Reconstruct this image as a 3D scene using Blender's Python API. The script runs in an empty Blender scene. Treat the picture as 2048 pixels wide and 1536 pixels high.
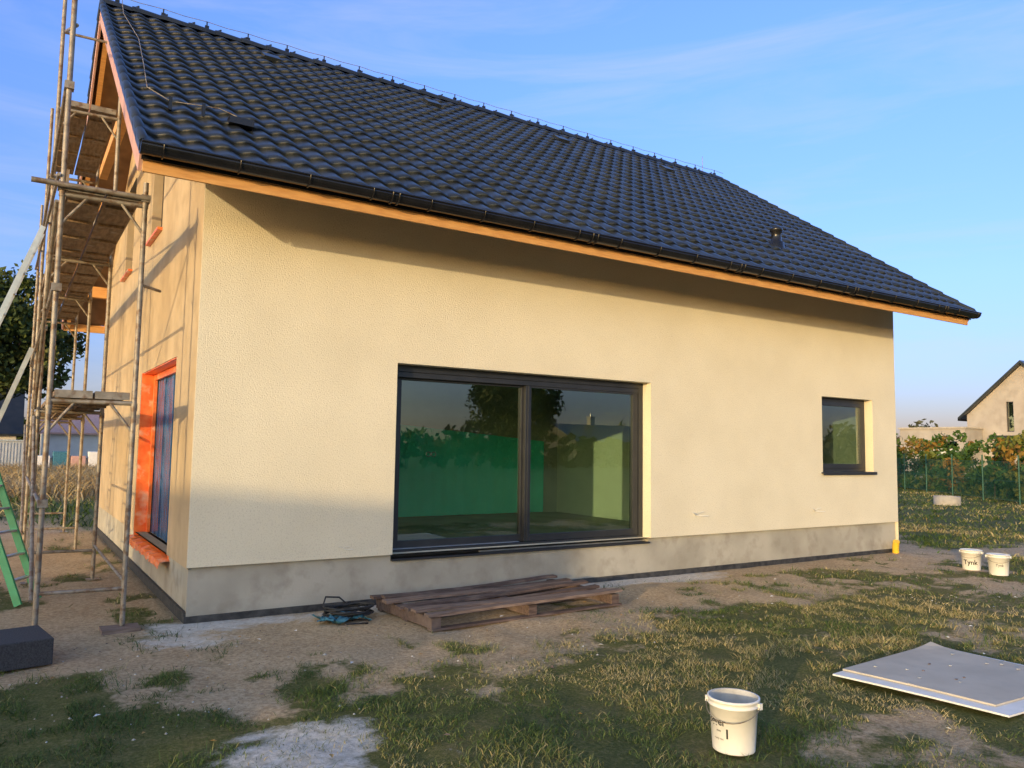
import bpy, math, random
import numpy as np
from mathutils import Vector, Matrix
random.seed(7); rng=np.random.default_rng(11)
sc=bpy.context.scene
R=math.radians
# ------------------------------------------------------------ camera
f=1560.
d1=np.array([2434,-167,-f]);d2=np.array([-1008,-114,-f])
d1/=np.linalg.norm(d1);d2/=np.linalg.norm(d2);d3=np.cross(d1,d2);d3/=np.linalg.norm(d3);d2=np.cross(d3,d1)
cam=bpy.data.cameras.new("camera");co=bpy.data.objects.new("camera",cam);sc.collection.objects.link(co)
m=Matrix([list(d1),list(d2),list(d3)]).to_4x4();m.translation=Vector((-1.498,-8.006,1.7));co.matrix_world=m
cam.sensor_width=36;cam.lens=f/2048*36;cam.clip_end=5000;cam.clip_start=.05
sc.camera=co
sc.view_settings.view_transform='Standard';sc.view_settings.look='None';sc.view_settings.exposure=0
# ------------------------------------------------------------ light
SD=Vector((1.68,1.0,-.213)).normalized()   # direction of travel
elev=math.asin(-SD.z);az=math.atan2(-SD.x,-SD.y)
w=bpy.data.worlds.new("World");sc.world=w;w.use_nodes=True
nt=w.node_tree;nt.nodes.clear();N=nt.nodes.new;L=nt.links.new
out=N("ShaderNodeOutputWorld");bg=N("ShaderNodeBackground");sky=N("ShaderNodeTexSky")
sky.sky_type='NISHITA';sky.sun_disc=False;sky.sun_elevation=elev;sky.sun_rotation=az%(2*math.pi)
sky.air_density=1.0;sky.dust_density=0.6;sky.ozone_density=1.5
bg.inputs[1].default_value=.15
tc=N("ShaderNodeTexCoord");mp=N("ShaderNodeMapping");mp.inputs['Scale'].default_value=(1.2,1.2,10);mp.inputs['Rotation'].default_value=(0.1,0.12,0.5)
no=N("ShaderNodeTexNoise");no.inputs['Scale'].default_value=1.6;no.inputs['Detail'].default_value=8;no.inputs['Roughness'].default_value=.6;no.inputs['Distortion'].default_value=.8
cr=N("ShaderNodeValToRGB");cr.color_ramp.elements[0].position=.48;cr.color_ramp.elements[1].position=.85
cr.color_ramp.elements[1].color=(.42,.42,.42,1)
mx=N("ShaderNodeMixRGB");mx.inputs[2].default_value=(4.7,4.9,5.7,1)
gm=N("ShaderNodeMixRGB");gm.blend_type='MULTIPLY';gm.inputs[0].default_value=1
# elevation tint: evening haze low down, deep blue higher up; brighter on the sun side
sx=N("ShaderNodeSeparateXYZ");L(tc.outputs['Generated'],sx.inputs[0])
er=N("ShaderNodeValToRGB");el=er.color_ramp.elements
el[0].position=.0;el[0].color=(.80,.76,1.75,1);el[1].position=.75;el[1].color=(1.95,2.4,4.0,1)
for p_,c_ in((.06,(.92,.98,2.0,1)),(.2,(1.3,1.52,2.75,1)),(.42,(1.6,2.02,3.7,1))):
    q_=el.new(p_);q_.color=c_
L(sx.outputs[2],er.inputs[0])
dt=N("ShaderNodeVectorMath");dt.operation='DOT_PRODUCT';dt.inputs[1].default_value=(-SD.x,-SD.y,0);L(tc.outputs['Generated'],dt.inputs[0])
mr=N("ShaderNodeMapRange");mr.interpolation_type='SMOOTHSTEP';mr.inputs['From Min'].default_value=-.1;mr.inputs['From Max'].default_value=.8;L(dt.outputs['Value'],mr.inputs[0])
sm=N("ShaderNodeMixRGB");sm.inputs[2].default_value=(4.1,3.75,3.6,1);L(mr.outputs[0],sm.inputs[0]);L(er.outputs[0],sm.inputs[1])
L(sky.outputs[0],gm.inputs[1]);L(sm.outputs[0],gm.inputs[2])
L(tc.outputs['Generated'],mp.inputs[0]);L(mp.outputs[0],no.inputs[0]);L(no.outputs[0],cr.inputs[0])
L(cr.outputs[0],mx.inputs[0]);L(gm.outputs[0],mx.inputs[1]);L(mx.outputs[0],bg.inputs[0]);L(bg.outputs[0],out.inputs[0])
sl=bpy.data.lights.new("sun","SUN");sl.energy=3.35;sl.angle=R(.55);sl.color=(1,.73,.37)
so=bpy.data.objects.new("sun",sl);sc.collection.objects.link(so)
so.rotation_euler=SD.to_track_quat('-Z','Y').to_euler()
# ------------------------------------------------------------ materials
def mat(name,c1,c2=None,scale=6,detail=6,rough=.8,bump=0,bscale=60,spec=.5,metal=0,stretch=(1,1,1),lo=.35,hi=.65,bdist=.01,layer=None):
    M=bpy.data.materials.new(name);M.use_nodes=True;t=M.node_tree;b=t.nodes['Principled BSDF']
    b.inputs['Roughness'].default_value=rough;b.inputs['Metallic'].default_value=metal;b.inputs['Specular IOR Level'].default_value=spec
    tc=t.nodes.new("ShaderNodeTexCoord");mp=t.nodes.new("ShaderNodeMapping");mp.inputs['Scale'].default_value=stretch
    t.links.new(tc.outputs['Object'],mp.inputs[0])
    if c2 is None: b.inputs['Base Color'].default_value=(*c1,1)
    else:
        n=t.nodes.new("ShaderNodeTexNoise");n.inputs['Scale'].default_value=scale;n.inputs['Detail'].default_value=detail
        t.links.new(mp.outputs[0],n.inputs[0]);r=t.nodes.new("ShaderNodeValToRGB")
        r.color_ramp.elements[0].position=lo;r.color_ramp.elements[1].position=hi
        r.color_ramp.elements[0].color=(*c1,1);r.color_ramp.elements[1].color=(*c2,1)
        t.links.new(n.outputs[0],r.inputs[0]);src=r.outputs[0]
        if layer:
            n2=t.nodes.new("ShaderNodeTexNoise");n2.inputs['Scale'].default_value=layer[0];n2.inputs['Detail'].default_value=4
            t.links.new(tc.outputs['Object'],n2.inputs[0])
            r2=t.nodes.new("ShaderNodeValToRGB");r2.color_ramp.elements[0].position=layer[2];r2.color_ramp.elements[1].position=layer[3]
            t.links.new(n2.outputs[0],r2.inputs[0]);mm=t.nodes.new("ShaderNodeMixRGB");mm.inputs[2].default_value=(*layer[1],1)
            t.links.new(r2.outputs[0],mm.inputs[0]);t.links.new(src,mm.inputs[1]);src=mm.outputs[0]
        t.links.new(src,b.inputs['Base Color'])
    if bump:
        n=t.nodes.new("ShaderNodeTexNoise");n.inputs['Scale'].default_value=bscale;n.inputs['Detail'].default_value=5
        t.links.new(mp.outputs[0],n.inputs[0]);bp=t.nodes.new("ShaderNodeBump");bp.inputs['Strength'].default_value=bump;bp.inputs['Distance'].default_value=bdist
        t.links.new(n.outputs[0],bp.inputs['Height']);t.links.new(bp.outputs[0],b.inputs['Normal'])
    return M
plaster=mat("cream_plaster",(.71,.65,.50),(.765,.705,.55),scale=1.2,rough=.95,bump=.9,bscale=75,spec=.1,bdist=.008,layer=(60,(.58,.52,.39),.52,.8))
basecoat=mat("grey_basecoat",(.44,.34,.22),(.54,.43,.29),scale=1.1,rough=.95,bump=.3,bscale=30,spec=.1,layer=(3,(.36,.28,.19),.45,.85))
plinthm=mat("plinth_render",(.33,.31,.26),(.44,.415,.355),scale=1.6,rough=.95,bump=.3,bscale=40,spec=.1,layer=(5,(.28,.255,.21),.5,.8))
membrane=mat("black_membrane",(.02,.02,.022),(.06,.06,.06),scale=12,rough=.6,bump=.5,bscale=40)
tile=mat("roof_tile_glaze",(.014,.017,.019),(.025,.029,.031),scale=1.3,rough=.32,spec=.5,bump=.08,bscale=18)
black=mat("black_gutter",(.008,.008,.01),(.014,.014,.016),scale=5,rough=.25)
wood=mat("spruce_timber",(.58,.28,.085),(.70,.38,.13),scale=5,rough=.7,stretch=(1,8,8),bump=.15,bscale=30)
woodd=mat("soffit_timber",(.16,.10,.06),(.25,.16,.09),scale=4,rough=.85)
barge=mat("primed_bargeboard",(.50,.28,.23),(.60,.36,.30),scale=5,rough=.6)
anth=mat("anthracite_frame",(.022,.024,.028),(.03,.032,.037),scale=5,rough=.38)
alu=mat("aluminium",(.55,.55,.54),(.68,.68,.67),scale=8,rough=.35,metal=.8)
steel=mat("galvanised_steel",(.21,.185,.15),(.34,.30,.25),scale=9,rough=.55,metal=.3,bump=.2,bscale=80,layer=(14,(.17,.11,.07),.5,.65))
plank=mat("scaffold_planks",(.16,.11,.07),(.28,.20,.13),scale=5,rough=.9,stretch=(6,1,6),bump=.4,bscale=20,layer=(7,(.32,.29,.25),.55,.75))
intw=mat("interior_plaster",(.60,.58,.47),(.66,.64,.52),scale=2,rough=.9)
intd=mat("interior_plaster_shaded",(.30,.29,.25),(.38,.36,.31),scale=2,rough=.9)  # darker copy of the interior plaster, shade of dim rooms put into the colour
intg=mat("green_dust_sheet",(.05,.58,.46),(.08,.72,.58),scale=1.3,rough=.5,bump=.6,bscale=3,bdist=.05)
intf=mat("interior_screed",(.20,.18,.14),(.27,.25,.20),scale=2,rough=.8)
dark=mat("dark_interior",(.03,.03,.03))
palw=mat("weathered_pallet_wood",(.065,.042,.036),(.14,.095,.08),scale=5,rough=.85,stretch=(1,9,9),bump=.5,bscale=30,layer=(3,(.24,.18,.15),.5,.75))
palw2=mat("pallet_wood_pale",(.14,.095,.075),(.26,.19,.155),scale=5,rough=.85,stretch=(1,9,9),bump=.5,bscale=30)
white=mat("white_plastic",(.72,.70,.64),(.80,.78,.72),scale=4,rough=.4,layer=(9,(.55,.52,.46),.58,.8))
greyin=mat("plaster_residue",(.35,.34,.32),(.5,.49,.46),scale=9,rough=.9)
board=mat("plasterboard_grey",(.44,.39,.32),(.53,.475,.395),scale=3,rough=.9,layer=(6,(.36,.33,.28),.5,.85))
boardw=mat("polystyrene_white",(.72,.70,.66),(.8,.78,.75),scale=8,rough=.9)
foam=mat("graphite_foam",(.022,.024,.03),(.05,.052,.06),scale=90,rough=.85,bump=.6,bscale=70)
rubber=mat("cable_rubber",(.012,.012,.014),(.03,.03,.03),scale=20,rough=.5)
bluerag=mat("blue_cloth",(.02,.10,.16),(.06,.22,.30),scale=18,rough=.8,bump=.8,bscale=25)
orange=mat("orange_tape",(.85,.15,.03),(.95,.25,.07),scale=9,rough=.35,bump=.5,bscale=16,layer=(6,(.85,.6,.45),.55,.75))
bluef=mat("blue_film",(.02,.08,.20),(.06,.17,.36),scale=7,rough=.18,bump=1.0,bscale=7,bdist=.06,stretch=(1,1,.35))
greenp=mat("green_ladder_paint",(.03,.28,.12),(.04,.35,.16),scale=9,rough=.5)
yellow=mat("yellow_pipe",(.75,.48,.03),(.8,.53,.05),scale=9,rough=.5)
ink=mat("black_ink",(.015,.015,.015),rough=.6)
conc=mat("concrete",(.38,.34,.28),(.48,.43,.36),scale=7,rough=.95,bump=.4,bscale=40)
bark=mat("bark",(.06,.045,.03),(.12,.09,.06),scale=6,rough=.95,bump=.6,bscale=12)
def leafm(n,a,b):
    M=mat(n,a,b,scale=.9,rough=.7,spec=.2,lo=.3,hi=.7);return M
lg=[leafm("leaf_dark",(.018,.032,.010),(.035,.055,.015)),leafm("leaf_mid",(.04,.065,.015),(.07,.09,.02)),leafm("leaf_light",(.09,.11,.025),(.13,.12,.03))]
lo_=[leafm("leaf_green",(.045,.09,.015),(.07,.13,.025)),leafm("leaf_yellow_green",(.10,.13,.025),(.17,.17,.035)),leafm("leaf_autumn",(.26,.17,.03),(.24,.11,.025))]
lt=[leafm("thuja_dark",(.02,.06,.012),(.04,.09,.02)),leafm("thuja_mid",(.04,.10,.02),(.06,.13,.025)),leafm("thuja_light",(.07,.14,.025),(.09,.16,.035))]
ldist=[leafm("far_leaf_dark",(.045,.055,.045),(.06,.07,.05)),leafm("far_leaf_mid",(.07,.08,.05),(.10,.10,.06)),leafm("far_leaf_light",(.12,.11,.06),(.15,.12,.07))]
def glassm(name,tint,base):
    M=bpy.data.materials.new(name);M.use_nodes=True;t=M.node_tree;t.nodes.clear()
    o=t.nodes.new("ShaderNodeOutputMaterial");tr=t.nodes.new("ShaderNodeBsdfTransparent");gl=t.nodes.new("ShaderNodeBsdfGlossy")
    tr.inputs[0].default_value=(*tint,1);gl.inputs['Roughness'].default_value=.005;gl.inputs[0].default_value=(.86,.97,.92,1)
    fr=t.nodes.new("ShaderNodeLayerWeight");fr.inputs[0].default_value=.5
    pw=t.nodes.new("ShaderNodeMath");pw.operation='POWER';pw.inputs[1].default_value=3.2
    mu=t.nodes.new("ShaderNodeMath");mu.operation='MULTIPLY_ADD';mu.inputs[1].default_value=.85;mu.inputs[2].default_value=base;mu.use_clamp=True
    mi=t.nodes.new("ShaderNodeMixShader")
    t.links.new(fr.outputs['Facing'],pw.inputs[0]);t.links.new(pw.outputs[0],mu.inputs[0]);t.links.new(mu.outputs[0],mi.inputs[0]);t.links.new(tr.outputs[0],mi.inputs[1]);t.links.new(gl.outputs[0],mi.inputs[2]);t.links.new(mi.outputs[0],o.inputs[0])
    return M
glass=glassm("window_glass",(.66,.86,.74),.19)
# ------------------------------------------------------------ mesh helpers
class MB:
    def __init__(s): s.v=[];s.f=[];s.m=[];s.mats=[];s.sm=[]
    def mi(s,M):
        if M not in s.mats: s.mats.append(M)
        return s.mats.index(M)
    def add(s,vs,fs,M,smooth=False):
        o=len(s.v);s.v+=[tuple(p) for p in vs];k=s.mi(M)
        for q in fs: s.f.append(tuple(i+o for i in q));s.m.append(k);s.sm.append(smooth)
    def box(s,x0,x1,y0,y1,z0,z1,M,T=None):
        vs=[(x,y,z) for z in(z0,z1) for y in(y0,y1) for x in(x0,x1)]
        if T is not None: vs=[T@Vector(p) for p in vs]
        s.add(vs,[(0,2,3,1),(4,5,7,6),(0,1,5,4),(2,6,7,3),(0,4,6,2),(1,3,7,5)],M)
    def quad(s,a,b,c,d,M): s.add([a,b,c,d],[(0,1,2,3)],M)
    def beam(s,a,b,wd,h,M,up=(0,0,1)):
        a=Vector(a);b=Vector(b);z=(b-a);l=z.length;z.normalize();u=Vector(up);x=z.cross(u).normalized();u=x.cross(z)
        vs=[]
        for p in(a,b):
            for (i,j) in((-1,-1),(1,-1),(1,1),(-1,1)): vs.append(p+x*wd/2*i+u*h/2*j)
        s.add(vs,[(0,3,2,1),(4,5,6,7),(0,1,5,4),(1,2,6,5),(2,3,7,6),(3,0,4,7)],M)
    def tube(s,pts,r,M,n=8,cap=True):
        pts=[Vector(p) for p in pts];rs=r if isinstance(r,(list,tuple)) else [r]*len(pts)
        vs=[];prev=None
        for i,p in enumerate(pts):
            d=(pts[min(i+1,len(pts)-1)]-pts[max(i-1,0)]).normalized()
            if prev is None: x=d.orthogonal().normalized()
            else: x=(prev-d*prev.dot(d)).normalized()
            prev=x;y=d.cross(x)
            for k in range(n): a=2*math.pi*k/n;vs.append(p+(x*math.cos(a)+y*math.sin(a))*rs[i])
        fs=[(i*n+k,i*n+(k+1)%n,(i+1)*n+(k+1)%n,(i+1)*n+k) for i in range(len(pts)-1) for k in range(n)]
        s.add(vs,fs,M,True)
        if cap: s.add([vs[k] for k in range(n)],[tuple(reversed(range(n)))],M);s.add(vs[-n:],[tuple(range(n))],M)
    def lathe(s,prof,M,c=(0,0,0),n=32):
        vs=[(c[0]+r*math.cos(2*math.pi*k/n),c[1]+r*math.sin(2*math.pi*k/n),c[2]+z) for r,z in prof for k in range(n)]
        fs=[(i*n+k,i*n+(k+1)%n,(i+1)*n+(k+1)%n,(i+1)*n+k) for i in range(len(prof)-1) for k in range(n)]
        s.add(vs,fs,M,True)
    def obj(s,name,parent=None,loc=None,bevel=0):
        me=bpy.data.meshes.new(name);me.from_pydata(s.v,[],s.f)
        for M in s.mats: me.materials.append(M)
        me.polygons.foreach_set('material_index',s.m);me.polygons.foreach_set('use_smooth',s.sm);me.update()
        o=bpy.data.objects.new(name,me);sc.collection.objects.link(o)
        if parent: o.parent=parent
        if loc is not None: o.location=loc
        if bevel:
            b=o.modifiers.new("b","BEVEL");b.width=bevel;b.segments=2;b.limit_method='ANGLE'
        return o
def empty(n,loc=(0,0,0)):
    e=bpy.data.objects.new(n,None);e.location=loc;sc.collection.objects.link(e);return e
def panel(mb,u0,u1,v0,top,ops,mp,dep,M,extra_u=(),Mr=None):
    """wall skin in (u,v) with openings (u0,u1,v0,v1); mp(u,v,d)->xyz ; dep=thickness of reveals"""
    Mr=Mr or M
    us=sorted(set([u0,u1]+[a for o in ops for a in o[:2]]+list(extra_u)))
    for a,b in zip(us[:-1],us[1:]):
        cuts=sorted([(o[2],o[3]) for o in ops if o[0]<=a+1e-6 and o[1]>=b-1e-6])
        z=v0
        for c0,c1 in cuts:
            if c0>z+1e-6: mb.quad(mp(a,z,0),mp(b,z,0),mp(b,c0,0),mp(a,c0,0),M)
            z=c1
        if min(top(a),top(b))>z+1e-6: mb.quad(mp(a,z,0),mp(b,z,0),mp(b,top(b),0),mp(a,top(a),0),M)
    for (a,b,c,d) in ops:
        mb.quad(mp(a,c,0),mp(a,c,dep),mp(a,d,dep),mp(a,d,0),Mr);mb.quad(mp(b,c,0),mp(b,d,0),mp(b,d,dep),mp(b,c,dep),Mr)
        if d<top(a)-1e-3: mb.quad(mp(a,d,0),mp(a,d,dep),mp(b,d,dep),mp(b,d,0),Mr)
        mb.quad(mp(a,c,0),mp(b,c,0),mp(b,c,dep),mp(a,c,dep),Mr)
# ------------------------------------------------------------ HOUSE
house=empty("plastered_house")
W=11.8;D=9.36;RY=4.68;SL=.704
def rz(y): # roof top plane
    return 4.2+SL*(min(y,D-y)+1)
mb=MB()
FX=lambda u,v,d:(u,d,v)
panel(mb,0,W,.52,lambda u:4.72,[(2.12,5.93,.52,2.64),(9.70,11.10,1.36,2.64)],FX,.2,plaster)
mb.quad((0,0,.52),(0,.05,.52),(W,.05,.52),(W,0,.52),plinthm) # drip edge underside
mb.quad((0,0,.52),(0,0,4.72),(0,.0115,4.72),(0,.0115,.52),plaster)
mb.obj("front_plaster",house)
mb=MB()
panel(mb,.02,W-.02,0,lambda u:.52,[(2.12,5.93,.44,.52)],lambda u,v,d:(u,.05+d,v),.2,plinthm)
mb.obj("front_plinth",house)
mb=MB()
GX=lambda u,v,d:(.012+d,u,v)
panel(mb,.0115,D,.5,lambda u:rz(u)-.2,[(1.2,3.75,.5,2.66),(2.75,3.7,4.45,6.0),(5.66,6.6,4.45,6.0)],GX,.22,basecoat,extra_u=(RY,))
panel(mb,.05,D,0,lambda u:.5,[(1.2,3.75,.42,.5)],lambda u,v,d:(.035+d,u,v),.2,plinthm)
mb.quad((.012,0.012,.5),(.035,.012,.5),(.035,D,.5),(.012,D,.5),plinthm)
# far gable and back
panel(mb,0.0,D,0,lambda u:rz(u)-.2,[],lambda u,v,d:(W,u,v),.2,plaster,extra_u=(RY,))
mb.quad((0,D,0),(W,D,0),(W,D,4.72),(0,D,4.72),plaster)
mb.obj("gable_walls",house)
mb=MB()
mb.box(0.0,W-.01,.028,.06,-.05,.055,membrane);mb.box(.0,.03,.061,D,-.05,.09,membrane)
mb.obj("damp_proof_membrane",house)
# interior rooms
mb=MB()
mb.quad((1.2,.42,.5),(7.5,.42,.5),(7.5,4.33,.5),(1.2,4.33,.5),intf)
mb.quad((1.2,.42,3.1),(7.5,.42,3.1),(7.5,4.33,3.1),(1.2,4.33,3.1),intw)
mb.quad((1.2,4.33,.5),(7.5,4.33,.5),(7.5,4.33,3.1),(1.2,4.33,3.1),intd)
mb.quad((7.5,.42,.5),(7.5,4.33,.5),(7.5,4.33,3.1),(7.5,.42,3.1),intw)
mb.quad((1.2,.42,.5),(1.2,4.33,.5),(1.2,4.33,3.1),(1.2,.42,3.1),intw)
for a,b,c,d in((1.2,2.12,.5,3.1),(5.93,7.5,.5,3.1),(2.12,5.93,2.64,3.1)): mb.quad((a,.42,c),(b,.42,c),(b,.42,d),(a,.42,d),intw)
mb.box(2.12,5.93,.36,.42,.42,.5,intf)
# green sheeted partition
n=60
vs=[];fs=[]
for i in range(n+1):
    x=3.3+ (7.1-3.3)*i/n
    for z in(.52,2.15-.3*(i/n)): vs.append((x,4.22+.012*math.sin(i*1.9)+.012*math.sin(i*.7),z))
for i in range(n): fs.append((2*i,2*i+2,2*i+3,2*i+1))
mb.add(vs,fs,intg,True)
# small room
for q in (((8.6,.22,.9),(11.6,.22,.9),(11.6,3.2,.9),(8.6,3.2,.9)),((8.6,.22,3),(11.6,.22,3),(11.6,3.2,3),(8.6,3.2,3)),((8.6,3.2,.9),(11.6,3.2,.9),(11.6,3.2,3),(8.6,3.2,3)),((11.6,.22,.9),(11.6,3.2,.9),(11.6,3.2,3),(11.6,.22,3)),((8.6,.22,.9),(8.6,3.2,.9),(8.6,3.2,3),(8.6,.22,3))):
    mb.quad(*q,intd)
mb.obj("rooms",house)
# terrace door
mb=MB()
def frame(mb,x0,x1,z0,z1,t,y0,y1,M):
    mb.box(x0,x0+t,y0,y1,z0,z1,M);mb.box(x1-t,x1,y0,y1,z0,z1,M)
    mb.box(x0+t,x1-t,y0,y1,z0,z0+t,M);mb.box(x0+t,x1-t,y0,y1,z1-t,z1,M)
frame(mb,2.121,5.929,.47,2.638,.075,.16,.36,anth)
frame(mb,2.2,4.03,.55,2.56,.085,.235,.30,anth)     # left sash
frame(mb,3.97,5.85,.55,2.56,.085,.175,.232,anth)   # right sash
mb.box(4.0,4.03,.165,.176,.56,2.55,anth)
mb.box(2.121,5.929,.012,.16,.445,.468,anth)
mb.box(3.3,5.929,.12,.158,.469,.485,alu);mb.box(2.2,3.9,.17,.23,.551,.557,alu)
mb.box(2.2,5.85,.16,.20,2.50,2.56,anth)
mb.obj("terrace_door_frame",house,bevel=.004)
mb=MB();mb.quad((2.28,.265,.63),(3.95,.265,.63),(3.95,.265,2.48),(2.28,.265,2.48),glass)
mb.quad((4.05,.205,.63),(5.77,.205,.63),(5.77,.205,2.48),(4.05,.205,2.48),glass)
mb.obj("terrace_door_glass",house)
mb=MB()
for cx in(2.66,2.73):
    mb.tube([(cx+.028*math.cos(a),.258,1.62+.028*math.sin(a)) for a in np.linspace(0,2*math.pi,20)],.004,rubber,n=5)
mb.obj("glass_sticker",house)
mb=MB()
frame(mb,9.701,11.099,1.40,2.638,.06,.15,.22,anth);frame(mb,9.77,11.03,1.46,2.575,.07,.13,.215,anth)
mb.box(9.66,11.14,-.04,.15,1.375,1.398,anth);mb.box(9.66,11.14,-.043,-.04,1.35,1.398,anth)
mb.obj("small_window_frame",house,bevel=.004)
mb=MB();mb.quad((9.83,.16,1.5),(10.97,.16,1.5),(10.97,.16,2.52),(9.83,.16,2.52),glass);mb.obj("small_window_glass",house)
# gable windows with film
mb=MB()
mb.quad((.20,1.2,.42),(.20,3.75,.42),(.20,3.75,2.66),(.20,1.2,2.66),bluef)
for a,b,c,d in((1.2,1.30,.42,2.66),(3.66,3.75,.42,2.66),(1.30,3.66,2.56,2.66),(1.30,3.66,.42,.5)): mb.box(.15,.19,a,b,c,d,orange)
mb.box(.02,.15,1.202,1.212,.45,2.655,orange)
mb.box(.0,.15,3.735,3.748,.45,2.655,orange)
mb.box(.02,.15,1.22,3.73,2.645,2.657,orange)
vs=[];fs=[];nn=50
for i in range(nn+1):
    y=1.1+2.75*i/nn
    for k,(x,z) in enumerate(((.15,.46),(.0,.455),(-.07,.44),(-.08,.37))): vs.append((x+random.uniform(-.012,.012)*(k>0),y,z+random.uniform(-.018,.018)))
for i in range(nn):
    for k in range(3): fs.append((i*4+k,i*4+k+1,i*4+5+k,i*4+4+k))
mb.add(vs,fs,orange)
for k in range(3): mb.box(.185,.198,1.7+.65*k,1.74+.65*k,.5,2.56,bluef)
for (a,b) in((2.75,3.7),(5.66,6.6)):
    mb.quad((.21,a,4.45),(.21,b,4.45),(.21,b,6.0),(.21,a,6.0),bluef)
    for c,d,e,g in((a,a+.07,4.45,6),(b-.07,b,4.45,6),(a+.07,b-.07,4.45,4.53),(a+.07,b-.07,5.93,6)): mb.box(.13,.205,c,d,e,g,anth)
    mb.box(-.05,.13,a-.05,b+.05,4.435,4.465,orange)
mb.obj("gable_window_film",house)
# ---- roof tiles
RX0,RX1=-.70,12.51
def tiles(name,mir):
    al=math.atan(SL);ca,sa=math.cos(al),math.sin(al)
    y0,z0=-1.04,4.2-SL*.04-.03
    Ls=(RY+1.04)/ca;rows=21;g=Ls/rows;ncol=55;sp=10;n=ncol*sp+1
    X=np.linspace(RX0,RX1,n);ph=np.linspace(0,ncol*2*np.pi,n)
    W_=((1+np.cos(ph))/2)**.75
    V=[];F=[];SM=[]
    def put(s,h):
        y=y0+s*ca-h*sa;z=z0+s*sa+h*ca
        if mir:y=D-y
        V.append(np.stack([X,y,z],1))
    k=0
    for i in range(rows):
        jit=rng.normal(0,.004,ncol).repeat(sp);jit=np.append(jit,jit[-1])
        hj=rng.normal(0,.0018,ncol).repeat(sp);hj=np.append(hj,hj[-1])
        so_=i*g-.030*W_+jit
        hw=.036*W_+hj
        put(so_,hw+.002);put(so_-.003,hw+.038);put(so_+.010,hw+.050);put(so_+.12,hw+.040);put(so_*0+(i+1)*g+.05,hw+.008)
        for a in range(4):
            b=(k+a)*n;idx=np.arange(n-1)
            q=np.stack([b+idx,b+idx+1,b+n+idx+1,b+n+idx],1)
            if mir:q=q[:,::-1]
            F.append(q)
        k+=5
    V=np.concatenate(V);F=np.concatenate(F)
    me=bpy.data.meshes.new(name);me.from_pydata(V.tolist(),[],F.tolist());me.materials.append(tile)
    me.polygons.foreach_set('use_smooth',[True]*len(F));me.update()
    try: me.set_sharp_from_angle(angle=R(50))
    except Exception: pass
    o=bpy.data.objects.new(name,me);sc.collection.objects.link(o);o.parent=house
tiles("roof_tiles_front",False);tiles("roof_tiles_back",True)
mb=MB()
# ridge caps
x=RX0;i=0
while x<RX1-.05:
    x2=min(x+.43,RX1);n=12;vs=[]
    for xx,r in((x,.125),(x+.03,.128),(x2-.0,.108)):
        for k in range(n+1):
            a=math.pi*k/n;vs.append((xx,RY+r*math.cos(a),rz(RY)-.03+r*.95*math.sin(a)))
    fs=[(j*(n+1)+k,j*(n+1)+k+1,(j+1)*(n+1)+k+1,(j+1)*(n+1)+k) for j in range(2) for k in range(n)]
    mb.add(vs,fs,tile,True)
    mb.add([vs[k] for k in range(n+1)],[tuple(range(n+1))],tile)
    mb.beam((x+.03,RY,rz(RY)+.08),(x+.10,RY,rz(RY)+.125),.03,.02,tile)
    x+=.40;i+=1
# verge edge tiles
al=math.atan(SL)
for sgn in(0,1):
    for xe in(RX0,RX1):
        for i in range(21):
            a=-1.06+i*(RY+1.06)/21;b=a+(RY+1.06)/21+.03
            Z=lambda y:4.2+SL*(y+1)
            ya,yb=(a,b) if not sgn else (D-a,D-b)
            mb.tube([(xe,ya,Z(a)+.03),(xe,ya+(yb-ya)*.08,Z(a)+.06),(xe,yb,Z(b)+.03)],[.035,.045,.035],tile,n=8)
            mb.beam((xe-.02 if xe<0 else xe+.02,ya,Z(a)-.01),(xe-.02 if xe<0 else xe+.02,yb,Z(b)-.025),.02,.08,tile)
# vent tiles
for (vx,vy) in((1.6,3.9),(4.4,3.9),(7.2,3.9),(10,3.9)):
    Tm=Matrix.Translation((vx,vy,rz(vy)+.06))@Matrix.Rotation(al,4,'X')
    mb.box(-.13,.13,-.12,.12,-.03,.035,tile,Tm)
mb.obj("ridge_and_verge_tiles",house)
# roof structure
mb=MB()
for s in(0,1):
    Y=(lambda y:y) if not s else (lambda y:D-y)
    mb.quad((RX0+.03,Y(-.98),rz(-.98)-.07),(RX1-.03,Y(-.98),rz(-.98)-.07),(RX1-.03,RY,rz(RY)-.07),(RX0+.03,RY,rz(RY)-.07),woodd)
    # rafters
    x=-.60
    while x<12.5:
        mb.beam((x,Y(-.92),rz(-.92)-.17),(x,RY,rz(RY)-.17),.07,.16,wood)
        x+=.82 if x>-.5 else .70
    mb.box(RX0+.02,RX1-.02,min(Y(-.95),Y(-.925)),max(Y(-.95),Y(-.925)),3.975,4.13,wood)
    # barge boards
    for xe in(-.70,12.51):
        a=-.96;mb.beam((xe,Y(a),rz(a)-.16),(xe,RY,rz(RY)-.16),.028,.2,barge)
    for px_ in(.12,1.9): mb.box(-.64,.0,min(Y(px_),Y(px_+.14)),max(Y(px_),Y(px_+.14)),rz(px_)-.46,rz(px_)-.25,wood)
mb.box(-.64,0,RY-.07,RY+.07,rz(RY)-.52,rz(RY)-.27,wood)
mb.box(-.45,-.33,2.6,6.76,rz(2.6)-.55,rz(2.6)-.38,wood)
mb.obj("roof_timbers",house)
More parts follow.
